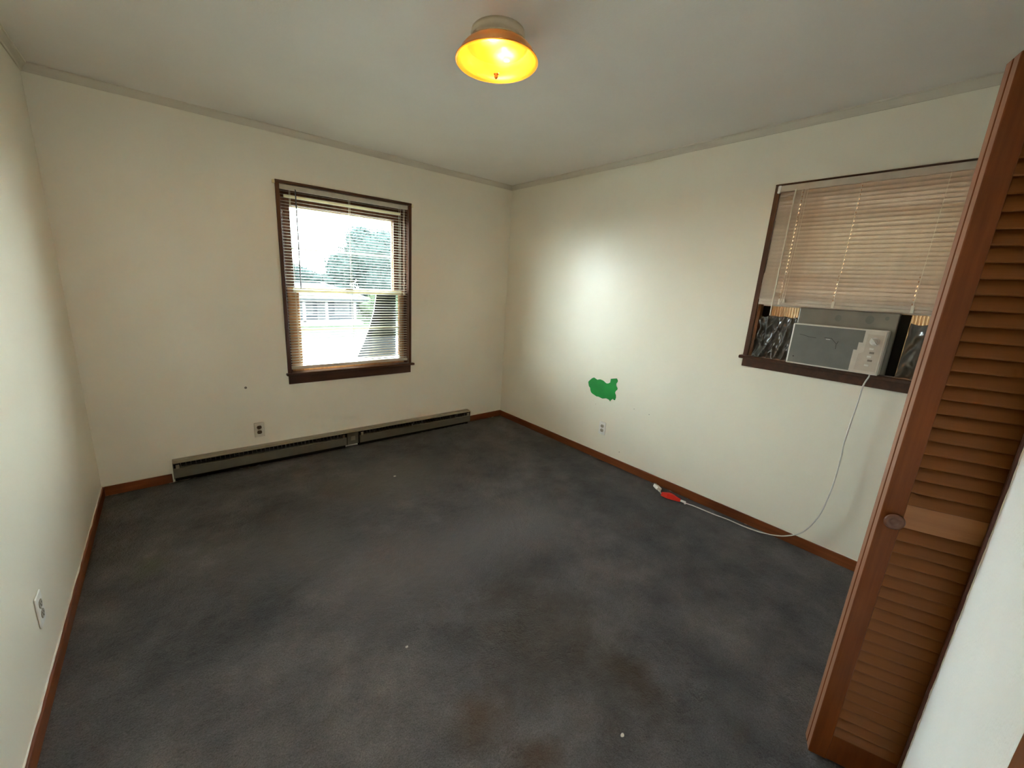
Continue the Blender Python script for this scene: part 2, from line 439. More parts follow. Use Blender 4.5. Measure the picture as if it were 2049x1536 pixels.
# baseboards with a ragged white caulk bead on top
HB = 0.0647
def baseboard(name, runs, mat, label, bead=True):
    """runs: (dir, a0, a1)"""
    bm = bmesh.new(); t = 0.011
    for d, a0, a1 in runs:
        if d == 'back': box(bm, a0, a1, -t, -0.0003, 0, HB, 0.003, 2)
        if d == 'right': box(bm, -t, -0.0003, a0, a1, 0, HB, 0.003, 2)
        if d == 'left': box(bm, XL + 0.0003, XL + t, a0, a1, 0, HB, 0.003, 2)
        if d == 'front': box(bm, a0, a1, YF + 0.0003, YF + t, 0, HB, 0.003, 2)
    o = struct(finish(name, bm, mat), label)
    bm = bmesh.new()
    for d, a0, a1 in runs:
        n = max(4, int((a1 - a0) / 0.02)); pts = []
        for i in range(n + 1):
            a = a0 + (a1 - a0) * i / n
            off = 0.0012 + 0.002 * noise.noise(Vector((a * 9, 1, 2)))
            z = HB + 0.001 + 0.0015 * noise.noise(Vector((a * 14, 5, 2)))
            if d == 'back': pts.append((a, -off, z))
            if d == 'right': pts.append((-off, a, z))
            if d == 'left': pts.append((XL + off, a, z))
            if d == 'front': pts.append((a, YF + off, z))
        k = 1.4 if d == 'left' else 0.9
        tube(bm, pts, lambda t_: k * (0.0022 + 0.0014 * noise.noise(Vector((t_ * 60, 3, a0)))), 6)
    finish('caulk_bead', bm, M_caulk, o, True)
    return o
baseboard('baseboard_back', [('back', XL + 0.012, -2.965), ('back', -0.462, -0.012)], M_basex, 'red brown baseboard either side of the heater')
baseboard('baseboard_right', [('right', -3.49, -0.0005)], M_base, 'red brown baseboard under the air conditioner window')
baseboard('baseboard_left', [('left', -3.49, -0.0005)], M_base, 'red brown baseboard along the left wall')
baseboard('baseboard_front', [('front', -2.35, -1.316)], M_basex, 'red brown baseboard of the front wall')

# closet jamb (stands 1 cm proud of the wall) and room door casing
bm = bmesh.new(); box(bm, -1.3149, -1.296, YF - 0.115, -3.4866, 0, DH, 0.0015)
box(bm, -1.296, -0.075, YF - 0.115, -3.4866, DH - 0.02, DH, 0.0015)
box(bm, -0.075, -0.0551, YF - 0.115, -3.4866, 0, DH, 0.0015)
M_cj = wood('closet_jamb_wood', (0.06, 0.018, 0.012, 1), (0.13, 0.045, 0.032, 1), 'z', 0.4)
tr4 = struct(finish('trim_4', bm, M_cj), 'dark red brown closet jamb beside the white wall')
bm = bmesh.new()
pts = [(-1.3165, YF + 0.0006 + 0.0016 * noise.noise(Vector((0, 0, z * 11))), z) for z in [0.01 + 0.012 * i for i in range(168)]]
tube(bm, pts, lambda t_: 0.0014 + 0.0013 * noise.noise(Vector((t_ * 70, 9, 1))), 6)
finish('paint_ridge', bm, M_caulk, tr4, True)
bm = bmesh.new(); box(bm, -2.411, -2.351, YF, YF + 0.015, 0, DH + 0.05, 0.003)
box(bm, -3.29, -2.411, YF, YF + 0.015, DH - 0.01, DH + 0.05, 0.003); box(bm, -3.29, -3.23, YF, YF + 0.015, 0, DH - 0.01, 0.003)
struct(finish('trim_5', bm, wood('door_casing_wood', (0.13, 0.04, 0.012, 1), (0.26, 0.09, 0.03, 1), 'z')), 'brown wooden casing of the room doorway')

# ---- bits of the walls
gp = [(-1.202, 0.658), (-1.206, 0.672), (-1.219, 0.684), (-1.238, 0.704), (-1.26, 0.716), (-1.282, 0.709), (-1.298, 0.704), (-1.315, 0.711), (-1.33, 0.714), (-1.36, 0.710), (-1.38, 0.700), (-1.397, 0.693), (-1.414, 0.697), (-1.430, 0.709), (-1.431, 0.725), (-1.432, 0.741), (-1.46, 0.749), (-1.491, 0.757), (-1.503, 0.745), (-1.505, 0.731), (-1.494, 0.711), (-1.497, 0.694), (-1.511, 0.676), (-1.511, 0.663), (-1.497, 0.648), (-1.492, 0.632), (-1.504, 0.612), (-1.506, 0.591), (-1.500, 0.568), (-1.488, 0.566), (-1.477, 0.573), (-1.462, 0.562), (-1.453, 0.545), (-1.438, 0.556), (-1.409, 0.561), (-1.372, 0.549), (-1.331, 0.555), (-1.305, 0.553), (-1.284, 0.560), (-1.262, 0.566), (-1.244, 0.576), (-1.234, 0.594), (-1.229, 0.613), (-1.213, 0.626)]
def prism(bm, pts3, off):
    a = [bm.verts.new(p) for p in pts3]; b = [bm.verts.new(Vector(p) + Vector(off)) for p in pts3]
    bm.faces.new(a); bm.faces.new(b)
    for i in range(len(a)): bm.faces.new((a[i], a[(i + 1) % len(a)], b[(i + 1) % len(a)], b[i]))
bm = bmesh.new(); prism(bm, [(0.0, y, z) for y, z in gp], (-0.0016, 0, 0))
o = finish('bare_paint_patch', bm, M_green, wall_right)
o['label'] = 'ragged patch of bright green paint'
# white rim added around the patch to imitate a bright sharpening halo
bm = bmesh.new()
tube(bm, [(-0.0008, y, z) for y, z in gp + gp[:1]], 0.0016, 5)
finish('halo_rim', bm, M_caulk, wall_right, True)
M_hole = plain('nail_hole_dark', (0.17, 0.145, 0.11, 1), 0.9)
for (y, z, r) in ((-1.308, 0.484, .0022), (-1.686, 0.543, .0028), (-1.821, 0.535, .0030), (-1.602, 0.136, .0034)):
    bm = bmesh.new(); lathe(bm, [(0, 0), (r, 0), (r, 0.0006), (0, 0.0012)], 10)
    ob = finish('nail_hole', bm, M_hole, wall_right); ob.rotation_euler = (0, -math.pi / 2, 0); ob.location = (0, y, z)
bm = bmesh.new(); lathe(bm, [(0, 0), (.009, 0), (.009, 0.0006), (0, 0.0016)], 12)
ob = finish('nail_hole', bm, M_hole, wall_back); ob.rotation_euler = (math.pi / 2, 0, 0); ob.location = (-2.477, 0, 0.626)

# ================================================================== WINDOW 1 (tall, wall_back)
w1 = bpy.data.objects.new('window_1', None); COL.objects.link(w1); w1.location = (-1.66, 0, 0.7)
struct(w1, 'tall double hung window in dark wood trim')
def p1(name, mat, *a, bev=0.0015):
    bm = bmesh.new(); a = (a[0] + 1.66, a[1] + 1.66, a[2], a[3], a[4] - 0.7, a[5] - 0.7)
    box(bm, *a, bev=bev); return finish(name, bm, mat, w1)
p1('casing', M_trimz, -2.187, -2.1602, -0.014, -0.0002, 0.709, 2.0862)
p1('casing', M_trimz, -1.1598, -1.134, -0.014, -0.0002, 0.709, 2.0862)
p1('casing_head', M_trim, -2.187, -1.134, -0.016, -0.0002, 2.0864, 2.104)
p1('stool', M_trim, -2.200, -1.108, -0.034, 0.05, 0.690, 0.709, bev=0.004)
p1('apron', M_trim, -2.184, -1.139, -0.012, -0.0002, 0.620, 0.690)
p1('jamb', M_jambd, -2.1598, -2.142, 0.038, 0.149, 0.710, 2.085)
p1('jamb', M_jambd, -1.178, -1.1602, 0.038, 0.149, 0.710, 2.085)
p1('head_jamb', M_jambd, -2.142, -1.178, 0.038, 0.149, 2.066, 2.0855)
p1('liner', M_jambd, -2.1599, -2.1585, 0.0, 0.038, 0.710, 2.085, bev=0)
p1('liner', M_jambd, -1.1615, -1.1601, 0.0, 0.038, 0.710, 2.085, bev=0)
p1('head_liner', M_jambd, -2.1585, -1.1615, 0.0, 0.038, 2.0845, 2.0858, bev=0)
p1('parting_strip', M_cream, -2.118, -1.200, 0.070, 0.087, 2.008, 2.028)
p1('storm_frame', M_cream, -1.262, -1.250, 0.120, 0.135, 1.36, 1.958)
p1('storm_frame', M_cream, -2.08, -1.25, 0.120, 0.135, 1.950, 1.962)
p1('sill', M_sash, -2.1598, -1.1602, 0.05, 0.19, 0.680, 0.706)
def sash(parent_fn, name, mat, x0, x1, z0, z1, gx0, gx1, gz0, gz1, y0, y1, muntz):
    def fr(a, b, c, d, bmx): box(bmx, a + 1.66, b + 1.66, y0, y1, c - 0.7, d - 0.7, 0.002)
    bmx = bmesh.new()
    fr(x0, gx0, z0, z1, bmx); fr(gx1, x1, z0, z1, bmx); fr(gx0, gx1, z0, gz0, bmx); fr(gx0, gx1, gz1, z1, bmx)
    s = finish(name, bmx, mat, w1)
    ym = (y0 + y1) / 2
    bmx = bmesh.new(); box(bmx, gx0 + 1.66, gx1 + 1.66, ym - .009, ym + .009, muntz - .008 - .7, muntz + .008 - .7, 0.002)
    finish('muntin', bmx, M_cream, s)
    for (a, b) in ((gz0, muntz - .008), (muntz + .008, gz1)):
        bmx = bmesh.new(); box(bmx, gx0 + 1.66, gx1 + 1.66, ym - .0015, ym + .0015, a - .7, b - .7)
        finish('pane', bmx, M_glass, s)
    return s
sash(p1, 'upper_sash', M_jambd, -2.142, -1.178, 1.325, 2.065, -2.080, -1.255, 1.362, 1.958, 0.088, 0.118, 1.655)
sash(p1, 'lower_sash', M_sash, -2.142, -1.178, 0.707, 1.362, -2.058, -1.222, 0.748, 1.325, 0.052, 0.084, 1.040)
p1('meeting_rail', M_cream, -2.10, -1.20, 0.044, 0.052, 1.325, 1.362)
p1('sash_lock', M_trim, -1.70, -1.64, 0.040, 0.080, 1.3625, 1.374)
# insect screen torn loose: hangs across the lower right corner, outside the lower sash
bm = bmesh.new()
scr = [(-1.405, 1.325), (-1.430, 1.18), (-1.470, 1.05), (-1.530, 0.90), (-1.60, 0.76), (-1.222, 0.76), (-1.222, 1.325)]
vs = [bm.verts.new((x + 1.66, 0.128, z - 0.7)) for x, z in scr]; f = bm.faces.new(vs)
bmesh.ops.solidify(bm, geom=[f], thickness=0.001)
o = finish('insect_screen', bm, M_screen, w1); o['label'] = 'torn grey insect screen'
bm = bmesh.new()
tube(bm, [(x + 1.66, 0.127, z - 0.7) for x, z in scr[:5]], 0.003, 6)
finish('screen_edge', bm, M_metal, w1)
for sx in (-2.196, -1.128):
    bm = bmesh.new(); box(bm, sx - 0.008 + 1.66, sx + 0.008 + 1.66, -0.022, -0.001, 2.075 - .7, 2.098 - .7, 0.002)
    finish('rod_bracket', bm, M_cream, w1)

# ------------------------------------------------------------------ blinds
def slat_mesh(name, length, width, holes, mat, camber=0.0020):
    bm = bmesh.new()
    us = [-length / 2]
    for h in holes: us += [h - 0.0018, h + 0.0018]
    us += [length / 2]
    ws = [-width / 2, -width * 0.15, width * 0.15, width / 2]
    zs = [0, camber * 0.8, camber * 0.8, 0]
    V = [[bm.verts.new((u, w, z)) for w, z in zip(ws, zs)] for u in us]
    for i in range(len(us) - 1):
        for j in range(3):
            if j == 1 and i % 2 == 1: continue
            bm.faces.new((V[i][j], V[i + 1][j], V[i + 1][j + 1], V[i][j + 1]))
    bmesh.ops.solidify(bm, geom=bm.faces[:], thickness=0.0008)
    bmesh.ops.recalc_face_normals(bm, faces=bm.faces[:])
    me = bpy.data.meshes.new(name); bm.to_mesh(me); bm.free(); me.materials.append(mat)
    return me

def make_blind(label, loc, rz, length, zhead0, zhead1, zbot0, zbot1, pitch_, tilt, holes, smat, kink=None, wand=None, lift=None, fullcord=True):
    """local: x along the window, -y towards the room, z world"""
    b = thing('window_blind', label, 'blind', loc, rz)
    L2 = length / 2
    mbox('headrail', smat, b, -L2, L2, -0.014, 0.014, zhead0, zhead1, bev=0.002)
    me = slat_mesh('slat', length - 0.006, 0.0275 if rz else 0.026, holes, smat)
    z = zhead0 - 0.012; i = 0
    while z > zbot1 + 0.004:
        s = bpy.data.objects.new('slat', me.copy()); COL.objects.link(s); s.parent = b
        dx = 0.0
        if kink and z < kink[0]: dx = kink[1]
        s.location = (dx + 0.0008 * noise.noise(Vector((i * 3.1, 0, 0))), 0.0, z)
        s.rotation_euler = (tilt + (0.0 if rz else 0.03) * noise.noise(Vector((i * 1.7, 2, 0))), 0.0009 * noise.noise(Vector((i * 0.9, 5, 0))), 0)
        z -= pitch_; i += 1
    mbox('bottom_rail', smat, b, -L2 + 0.002, L2 - 0.002, -0.013, 0.013, zbot0, zbot1, bev=0.003, seg=2)
    for h in holes:
        bm = bmesh.new()
        for yy in (-0.0145, 0.0145):
            box(bm, h - 0.0012, h + 0.0012, yy - 0.0005, yy + 0.0005, zbot1 - 0.002, zhead0)
        finish('ladder_cord', bm, M_cord, b)
        mbox('tape_button', M_cord, b, h - 0.006, h + 0.006, -0.0165, -0.0135, zbot0 + 0.002, zbot1 + 0.02, bev=0.001) if rz else None
    if rz:
        mbox('slat_stack', smat, b, -L2 + 0.003, L2 - 0.003, -0.009, 0.009, zbot1 + 0.0005, zbot1 + 0.018, bev=0.002)
        mbox('end_bracket', M_platew, b, -L2 - 0.012, -L2 + 0.004, -0.020, -0.004, zhead0 - 0.006, zhead1 + 0.001, bev=0.003)
    if wand:
        wx, wz, wm, wr = wand
        bm = bmesh.new(); tube(bm, [(wx, -0.024, zhead0 + 0.004), (wx, -0.026, (zhead0 + wz) / 2), (wx, -0.024, wz)], wr, 6)
        tube(bm, [(wx, -0.012, zhead0 + 0.010), (wx, -0.024, zhead0 + 0.004)], 0.002, 6)
        finish('tilt_wand', bm, wm, b)
    if lift:
        lx, lz = lift
        for k in (0, 1):
            bm = bmesh.new(); x = lx + 0.012 * k
            tube(bm, [(x, -0.019, zhead0), (x + 0.001, -0.020, (zhead0 + lz) / 2), (x - 0.002, -0.020, lz)], 0.0013, 6)
            lathe(bm, [(0, 0), (0.004, 0.001), (0.0055, -0.02), (0, -0.022)], 8, (x - 0.002, -0.020, lz))
            finish('lift_cord', bm, M_cord, b)
    return b
make_blind('white mini blind with open slats over the tall window', (-1.66, 0.018, 0), 0, 0.996, 2.050, 2.0835, 0.733, 0.757,
           0.0215, math.radians(12), (-0.43, 0.0, 0.43), M_slat, None, (-0.395, 1.360, M_wand, 0.0042), (0.455, 1.35))
make_blind('beige mini blind with closed slats above the air conditioner', (-0.012, -2.930, 0), -math.pi / 2, 0.992, 2.068, 2.103, 1.432, 1.450,
           0.0215, math.radians(80), (-0.385, -0.13, 0.18), M_slat2, (1.62, -0.006), (-0.415, 1.37, M_cord, 0.0042), (-0.37, 1.47))

# ================================================================== WINDOW 2
w2 = bpy.data.objects.new('window_2', None); COL.objects.link(w2); w2.location = (0, -2.93, 1.1)
struct(w2, 'window holding the air conditioner in dark wood trim')
def p2(name, mat, *a, bev=0.0015):
    bm = bmesh.new(); a = (a[0], a[1], a[2] + 2.93, a[3] + 2.93, a[4] - 1.1, a[5] - 1.1)
    box(bm, *a, bev=bev); return finish(name, bm, mat, w2)
p2('casing', M_trimz, -0.014, -0.0002, -2.4298, -2.403, 1.110, 2.1042)
p2('casing', M_trimz, -0.014, -0.0002, -3.457, -3.4302, 1.110, 2.1042)
p2('casing_head', M_trim, -0.016, -0.0002, -3.457, -2.403, 2.1044, 2.115)
p2('stool', M_trim, -0.042, 0.05, -3.470, -2.388, 1.090, 1.110, bev=0.004)
p2('apron', M_trim, -0.014, -0.0002, -3.452, -2.406, 1.040, 1.090)
p2('jamb', M_jamb, 0.0, 0.149, -2.448, -2.4302, 1.110, 2.1035)
p2('jamb', M_jamb, 0.0, 0.149, -3.4298, -3.412, 1.110, 2.1035)
p2('head_jamb', M_jamb, 0.0, 0.149, -3.412, -2.448, 2.085, 2.1035)
p2('sill', M_jamb, 0.05, 0.19, -3.4298, -2.4302, 1.075, 1.108)
def sash2(name, z0, z1, gz0, gz1, x0, x1):
    bmx = bmesh.new()
    def fr(a, b, c, d): box(bmx, x0, x1, a + 2.93, b + 2.93, c - 1.1, d - 1.1, 0.002)
    fr(-2.50, -2.448, z0, z1); fr(-3.412, -3.36, z0, z1); fr(-3.36, -2.50, z0, gz0); fr(-3.36, -2.50, gz1, z1)
    s = finish(name, bmx, M_sash, w2); xm = (x0 + x1) / 2
    bmx = bmesh.new(); box(bmx, xm - .0015, xm + .0015, -3.36 + 2.93, -2.50 + 2.93, gz0 - 1.1, gz1 - 1.1)
    finish('pane', bmx, M_glass, s)
sash2('upper_sash', 1.585, 2.084, 1.62, 2.03, 0.098, 0.124)
sash2('lower_sash', 1.455, 1.955, 1.50, 1.92, 0.066, 0.092)

# ================================================================== AIR CONDITIONER
ac = thing('air_conditioner', 'old white window air conditioner wedged on the dark window sill', 'air conditioner', (0, -2.86, 1.111))
def pa(name, mat, x0, x1, y0, y1, z0, z1, bev=0.002, seg=1):
    return mbox(name, mat, ac, x0, x1, y0 + 2.86, y1 + 2.86, z0 - 1.111, z1 - 1.111, bev=bev, seg=seg)
pa('casing', M_ach, -0.018, 0.34, -3.075, -2.652, 1.1115, 1.428, 0.006, 2)
o = pa('front_bezel', M_acl, -0.078, -0.018, -3.058, -2.656, 1.1125, 1.340, 0.004, 2); o['label'] = 'pale plastic front frame'
bm = bmesh.new()
box(bm, -0.082, -0.0775, -2.972 + 2.86, -2.664 + 2.86, 1.121 - 1.111, 1.334 - 1.111, 0.001)
o = finish('filter_panel', bm, M_acg, ac); o['label'] = 'flat grey front panel'
# dents and scratches on the grey panel
M_scr = plain('scratch_dark', (0.05, 0.048, 0.04, 1), 0.7)
for pts in ([(-2.695, 1.282), (-2.715, 1.279), (-2.74, 1.272), (-2.775, 1.270)], [(-2.81, 1.276), (-2.84, 1.277), (-2.866, 1.250), (-2.868, 1.222)], [(-2.868, 1.25), (-2.872, 1.265)]):
    bm = bmesh.new(); tube(bm, [(-0.0822, y + 2.86, z - 1.111) for y, z in pts], 0.0012, 5); finish('scratch', bm, M_scr, ac)
bm = bmesh.new(); box(bm, -0.083, -0.082, -2.836 + 2.86, -2.818 + 2.86, 1.2675 - 1.111, 1.2705 - 1.111); finish('chip', bm, M_acl, ac)
bm = bmesh.new(); lathe(bm, [(0, 0), (.003, 0), (.003, .0008), (0, .0008)], 8)
o = finish('screw_hole', bm, M_dark, ac); o.rotation_euler = (0, -math.pi / 2, 0); o.location = (-0.082, -2.688 + 2.86, 1.155 - 1.111)
# control panel with stepped left edge
cp = [(-3.053, 1.118), (-2.942, 1.118), (-2.942, 1.232), (-2.956, 1.232), (-2.956, 1.272), (-2.972, 1.272), (-2.972, 1.336), (-3.053, 1.336)]
bm = bmesh.new(); prism(bm, [(-0.078, y + 2.86, z - 1.111) for y, z in cp], (-0.008, 0, 0))
o = finish('control_panel', bm, M_acw, ac); o['label'] = 'beige control panel with a stepped edge'; cpo = o
bm = bmesh.new(); prism(bm, [(-0.086, y + 2.86, z - 1.111) for y, z in [(-3.046, 1.13), (-2.962, 1.13), (-2.966, 1.215), (-2.984, 1.225), (-2.984, 1.318), (-3.046, 1.318)]], (-0.0012, 0, 0))
finish('control_face', bm, plain('control_face_plastic', (0.55, 0.48, 0.40, 1), 0.45), cpo)
bm = bmesh.new(); lathe(bm, [(0, 0.016), (0.012, 0.015), (0.016, 0.004), (0.021, 0), (0, 0)], 24)
box(bm, -0.0035, 0.0035, -0.020, 0.020, 0.010, 0.024, 0.0015)
kn = finish('control_knob', bm, M_acl, cpo); kn.rotation_euler = (0, -math.pi / 2, 0)
kn.rotation_euler = (math.radians(0), -math.pi / 2, 0); kn.location = (-0.0865, -3.016 + 2.86, 1.283 - 1.111)
kn.rotation_mode = 'QUATERNION'
kn.rotation_quaternion = (Matrix.Rotation(math.radians(50), 3, 'X') @ Matrix.Rotation(-math.pi / 2, 3, 'Y')).to_quaternion()
M_icon = plain('icon_print', (0.24, 0.20, 0.16, 1), 0.5)
for k, (y, z) in enumerate([(-3.012, 1.245), (-3.016, 1.225), (-3.010, 1.205), (-3.016, 1.185), (-3.008, 1.160)]):
    bm = bmesh.new(); box(bm, -0.0887, -0.087, y - 0.009 + 2.86, y + 0.009 + 2.86, z - 0.005 - 1.111, z + 0.005 - 1.111, 0.001)
    finish('button', bm, M_icon if k % 2 else M_acl, cpo)
M_blot = plain('dark_dent', (0.16, 0.155, 0.13, 1), 0.5)
for (y, z, r) in ((-2.835, 1.383, .014), (-2.965, 1.387, .017), (-3.03, 1.40, .008)):
    bm = bmesh.new(); lathe(bm, [(0, 0.001), (r, 0.001), (r, 0), (0, 0)], 14)
    o = finish('tape_spot', bm, M_blot, ac); o.rotation_euler = (0, -math.pi / 2, 0); o.location = (-0.018, y + 2.86, z - 1.111); o.scale = (1.3, 1, 1)
for (y0, y1) in ((-2.650, -2.490), (-3.380, -3.074)):
    bm = bmesh.new(); n = int((y1 - y0) / 0.0065); vs0 = []; vs1 = []
    for i in range(n + 1):
        y = y0 + (y1 - y0) * i / n; x = 0.045 + (0.008 if i % 2 else -0.004)
        vs0.append(bm.verts.new((x, y + 2.86, 0.004))); vs1.append(bm.verts.new((x, y + 2.86, 1.45 - 1.111)))
    for i in range(n): bm.faces.new((vs0[i], vs0[i + 1], vs1[i + 1], vs1[i]))
    bmesh.ops.solidify(bm, geom=bm.faces[:], thickness=0.0012)
    finish('accordion_curtain', bm, M_acc, ac)
pa('curtain_rail', M_acl, 0.03, 0.06, -3.411, -2.449, 1.424, 1.4545)
for (a_, b_, c_) in ((-2.492, -2.4485, 0.040), (-3.4115, -3.378, 0.040), (-3.112, -3.0752, 0.004)):
    pa('shadow_strip', M_dark, c_, c_ + 0.02, a_, b_, 1.1115, 1.423, 0.001)  # near-black strips paint the shaded gaps beside the curtains
# power cord: from below the control panel, hanging clear of the wall, then along the floor
cord = [(-0.066, -3.012, 1.122), (-0.072, -3.028, 1.108), (-0.062, -3.014, 1.05), (-0.06, -3.010, 0.949), (-0.06, -3.004, 0.827), (-0.06, -2.999, 0.713),
        (-0.06, -3.003, 0.658), (-0.06, -3.003, 0.564), (-0.06, -3.001, 0.478), (-0.06, -2.994, 0.38), (-0.06, -2.978, 0.269), (-0.06, -2.946, 0.174),
        (-0.06, -2.906, 0.108), (-0.06, -2.832, 0.051), (-0.06, -2.741, 0.019), (-0.066, -2.644, 0.009), (-0.072, -2.537, 0.009), (-0.088, -2.431, 0.009),
        (-0.097, -2.319, 0.010), (-0.114, -2.255, 0.012), (-0.120, -2.21, 0.013), (-0.135, -2.15, 0.013), (-0.148, -2.10, 0.013), (-0.125, -2.070, 0.013), (-0.112, -2.052, 0.014)]
tube_pts = catmull([(x, y + 2.86, z - 1.111) for x, y, z in cord], 6)
bm = bmesh.new(); tube(bm, tube_pts, 0.0036, 8)
o = finish('power_cord', bm, M_cordw, ac, True); o['label'] = 'thin white cord hanging to the carpet'
pc = o
def abox(name, mat, c, d, L, W_, Hh, bev, parent, tilt=0.0):
    """box centred at c, long axis along 2-D direction d"""
    bm = bmesh.new(); box(bm, -L / 2, L / 2, -W_ / 2, W_ / 2, -Hh / 2, Hh / 2, bev, 2)
    mt4 = Matrix.Translation(Vector(c)) @ Matrix.Rotation(math.atan2(d[1], d[0]), 4, 'Z') @ Matrix.Rotation(tilt, 4, 'X')
    bmesh.ops.transform(bm, matrix=mt4, verts=bm.verts[:])
    return finish(name, bm, mat, parent)
off = (0, 2.86, -1.111)
def L_(x, y, z): return (x + off[0], y + off[1], z + off[2])
pl = abox('plug', M_platew, L_(-0.088, -2.022, 0.022), (0.55, 0.83), 0.062, 0.040, 0.026, 0.007, ac, 0.35); pl['label'] = 'chunky white plug'
abox('prong', M_metal, L_(-0.070, -1.986, 0.033), (0.55, 0.83), 0.02, 0.0015, 0.007, 0, pl)
abox('prong', M_metal, L_(-0.058, -1.993, 0.030), (0.55, 0.83), 0.02, 0.0015, 0.007, 0, pl)
abox('strain_relief', M_platew, L_(-0.112, -2.052, 0.016), (0.55, 0.83), 0.03, 0.013, 0.013, 0.004, ac)
abox('strain_relief', M_platew, L_(-0.112, -2.238, 0.015), (-0.1, 1.0), 0.036, 0.017, 0.012, 0.003, ac)
abox('strain_relief', M_platew, L_(-0.120, -2.258, 0.010), (0.9, -0.3), 0.018, 0.008, 0.006, 0.002, ac)
bm = bmesh.new()
A = [(-0.166, -2.095, 0.012), (-0.164, -2.14, 0.010), (-0.150, -2.18, 0.010), (-0.130, -2.225, 0.010)]
B = [(-0.148, -2.090, 0.034), (-0.140, -2.130, 0.040), (-0.126, -2.17, 0.038), (-0.114, -2.218, 0.027)]
Cc = [(-0.124, -2.084, 0.016), (-0.096, -2.124, 0.030), (-0.092, -2.158, 0.026), (-0.096, -2.214, 0.012)]
rows = [[bm.verts.new(L_(*q)) for q in r] for r in (A, B, Cc)]
for r0, r1 in zip(rows, rows[1:]):
    for i in range(3): bm.faces.new((r0[i], r0[i + 1], r1[i + 1], r1[i]))
bmesh.ops.solidify(bm, geom=bm.faces[:], thickness=0.001)
o = finish('warning_tag', bm, M_red, ac); o['label'] = 'folded red warning tag on the cord'

# crumpled plastic film stuffed either side of the unit
def film(name, label, y0, y1, z0, z1, x, amp, seed, topvar):
    bm = bmesh.new(); nx_, nz_ = 46, 46; V = []
    for j in range(nz_ + 1):
        row = []
        for i in range(nx_ + 1):
            u = i / nx_; v = j / nz_
            yy = y0 + (y1 - y0) * u + 0.004 * noise.noise(Vector((u * 5, v * 6, seed)))
            top = z1 + topvar * noise.noise(Vector((u * 4.0, seed, 3)))
            zz = z0 + (top - z0) * v
            r = 1 - abs(2 * noise.noise(Vector((u * 5 + v * 1.2, v * 1.1, seed + 9))))
            xx = x - amp * (r ** 2) * (0.5 + 0.9 * (1 - v)) - 0.35 * amp * noise.noise(Vector((u * 16, v * 9, seed + 4)))
            row.append(bm.verts.new((xx, yy, zz)))
        V.append(row)
    for j in range(nz_):
        for i in range(nx_): bm.faces.new((V[j][i], V[j][i + 1], V[j + 1][i + 1], V[j + 1][i]))
    bmesh.ops.translate(bm, verts=bm.verts[:], vec=(-x, -(y0 + y1) / 2, -z0))
    o = finish(name, bm, M_bag, None, True, (x, (y0 + y1) / 2, z0)); tag(o, label, 'plastic film'); return o
film('plastic_film', 'crumpled smoky plastic film left of the air conditioner', -2.650, -2.452, 1.1115, 1.365, 0.020, 0.034, 1.0, 0.02)
film('plastic_film', 'crumpled smoky plastic film right of the air conditioner', -3.400, -3.116, 1.1115, 1.385, 0.026, 0.030, 5.0, 0.07)

# ================================================================== CEILING LIGHT
cl = thing('ceiling_light', 'round amber glass ceiling light, switched on', 'ceiling light', (-1.72, -1.90, 2.44))
bm = bmesh.new()
prof = [(0, 0), (0.106, 0), (0.108, -0.012), (0.104, -0.020), (0.109, -0.030), (0.118, -0.042), (0.126, -0.052), (0.0, -0.052)]
lathe(bm, prof, 56); o = finish('canopy', bm, M_pan, cl, True)
bm = bmesh.new()      # amber side wall flaring down to the lip
lathe(bm, [(0.122, -0.050), (0.134, -0.058), (0.148, -0.074), (0.158, -0.092), (0.166, -0.100), (0.1665, -0.103), (0.160, -0.1035), (0.152, -0.094), (0.142, -0.076), (0.120, -0.054)], 56)
o = finish('shade_rim', bm, M_gold, cl, True); o['label'] = 'dark amber flared side of the shade'
bm = bmesh.new()      # glass bowl: lip and shallow cone down to the finial
lathe(bm, [(0.1645, -0.1005), (0.1665, -0.1045), (0.163, -0.108), (0.157, -0.108), (0.149, -0.104), (0.140, -0.1045), (0.110, -0.114), (0.070, -0.127), (0.030, -0.139), (0.008, -0.144), (0.008, -0.140), (0.030, -0.134), (0.070, -0.122), (0.110, -0.109), (0.145, -0.098), (0.160, -0.101)], 64)
o = finish('glass_bowl', bm, M_lamp, cl, True); o['label'] = 'glowing amber glass bowl'
bm = bmesh.new(); lathe(bm, [(0, -0.138), (0.010, -0.140), (0.011, -0.145), (0.006, -0.149), (0.008, -0.154), (0.004, -0.161), (0, -0.163)], 16)
finish('finial', bm, M_brass, cl, True)
for (bx_, by_) in ((0.075, 0.03), (-0.06, -0.045)):
    bm = bmesh.new(); lathe(bm, [(0, -0.0525), (0.012, -0.0525), (0.012, -0.062), (0, -0.062)], 12, (bx_, by_, 0)); finish('bulb_socket', bm, M_pan, cl)
    ld_ = bpy.data.lights.new('bulb', 'POINT'); ld_.energy = BULB; ld_.color = (1.0, 0.74, 0.44); ld_.shadow_soft_size = 0.018
    lo = bpy.data.objects.new('bulb', ld_); COL.objects.link(lo); lo.parent = cl; lo.location = (bx_, by_, -0.078)
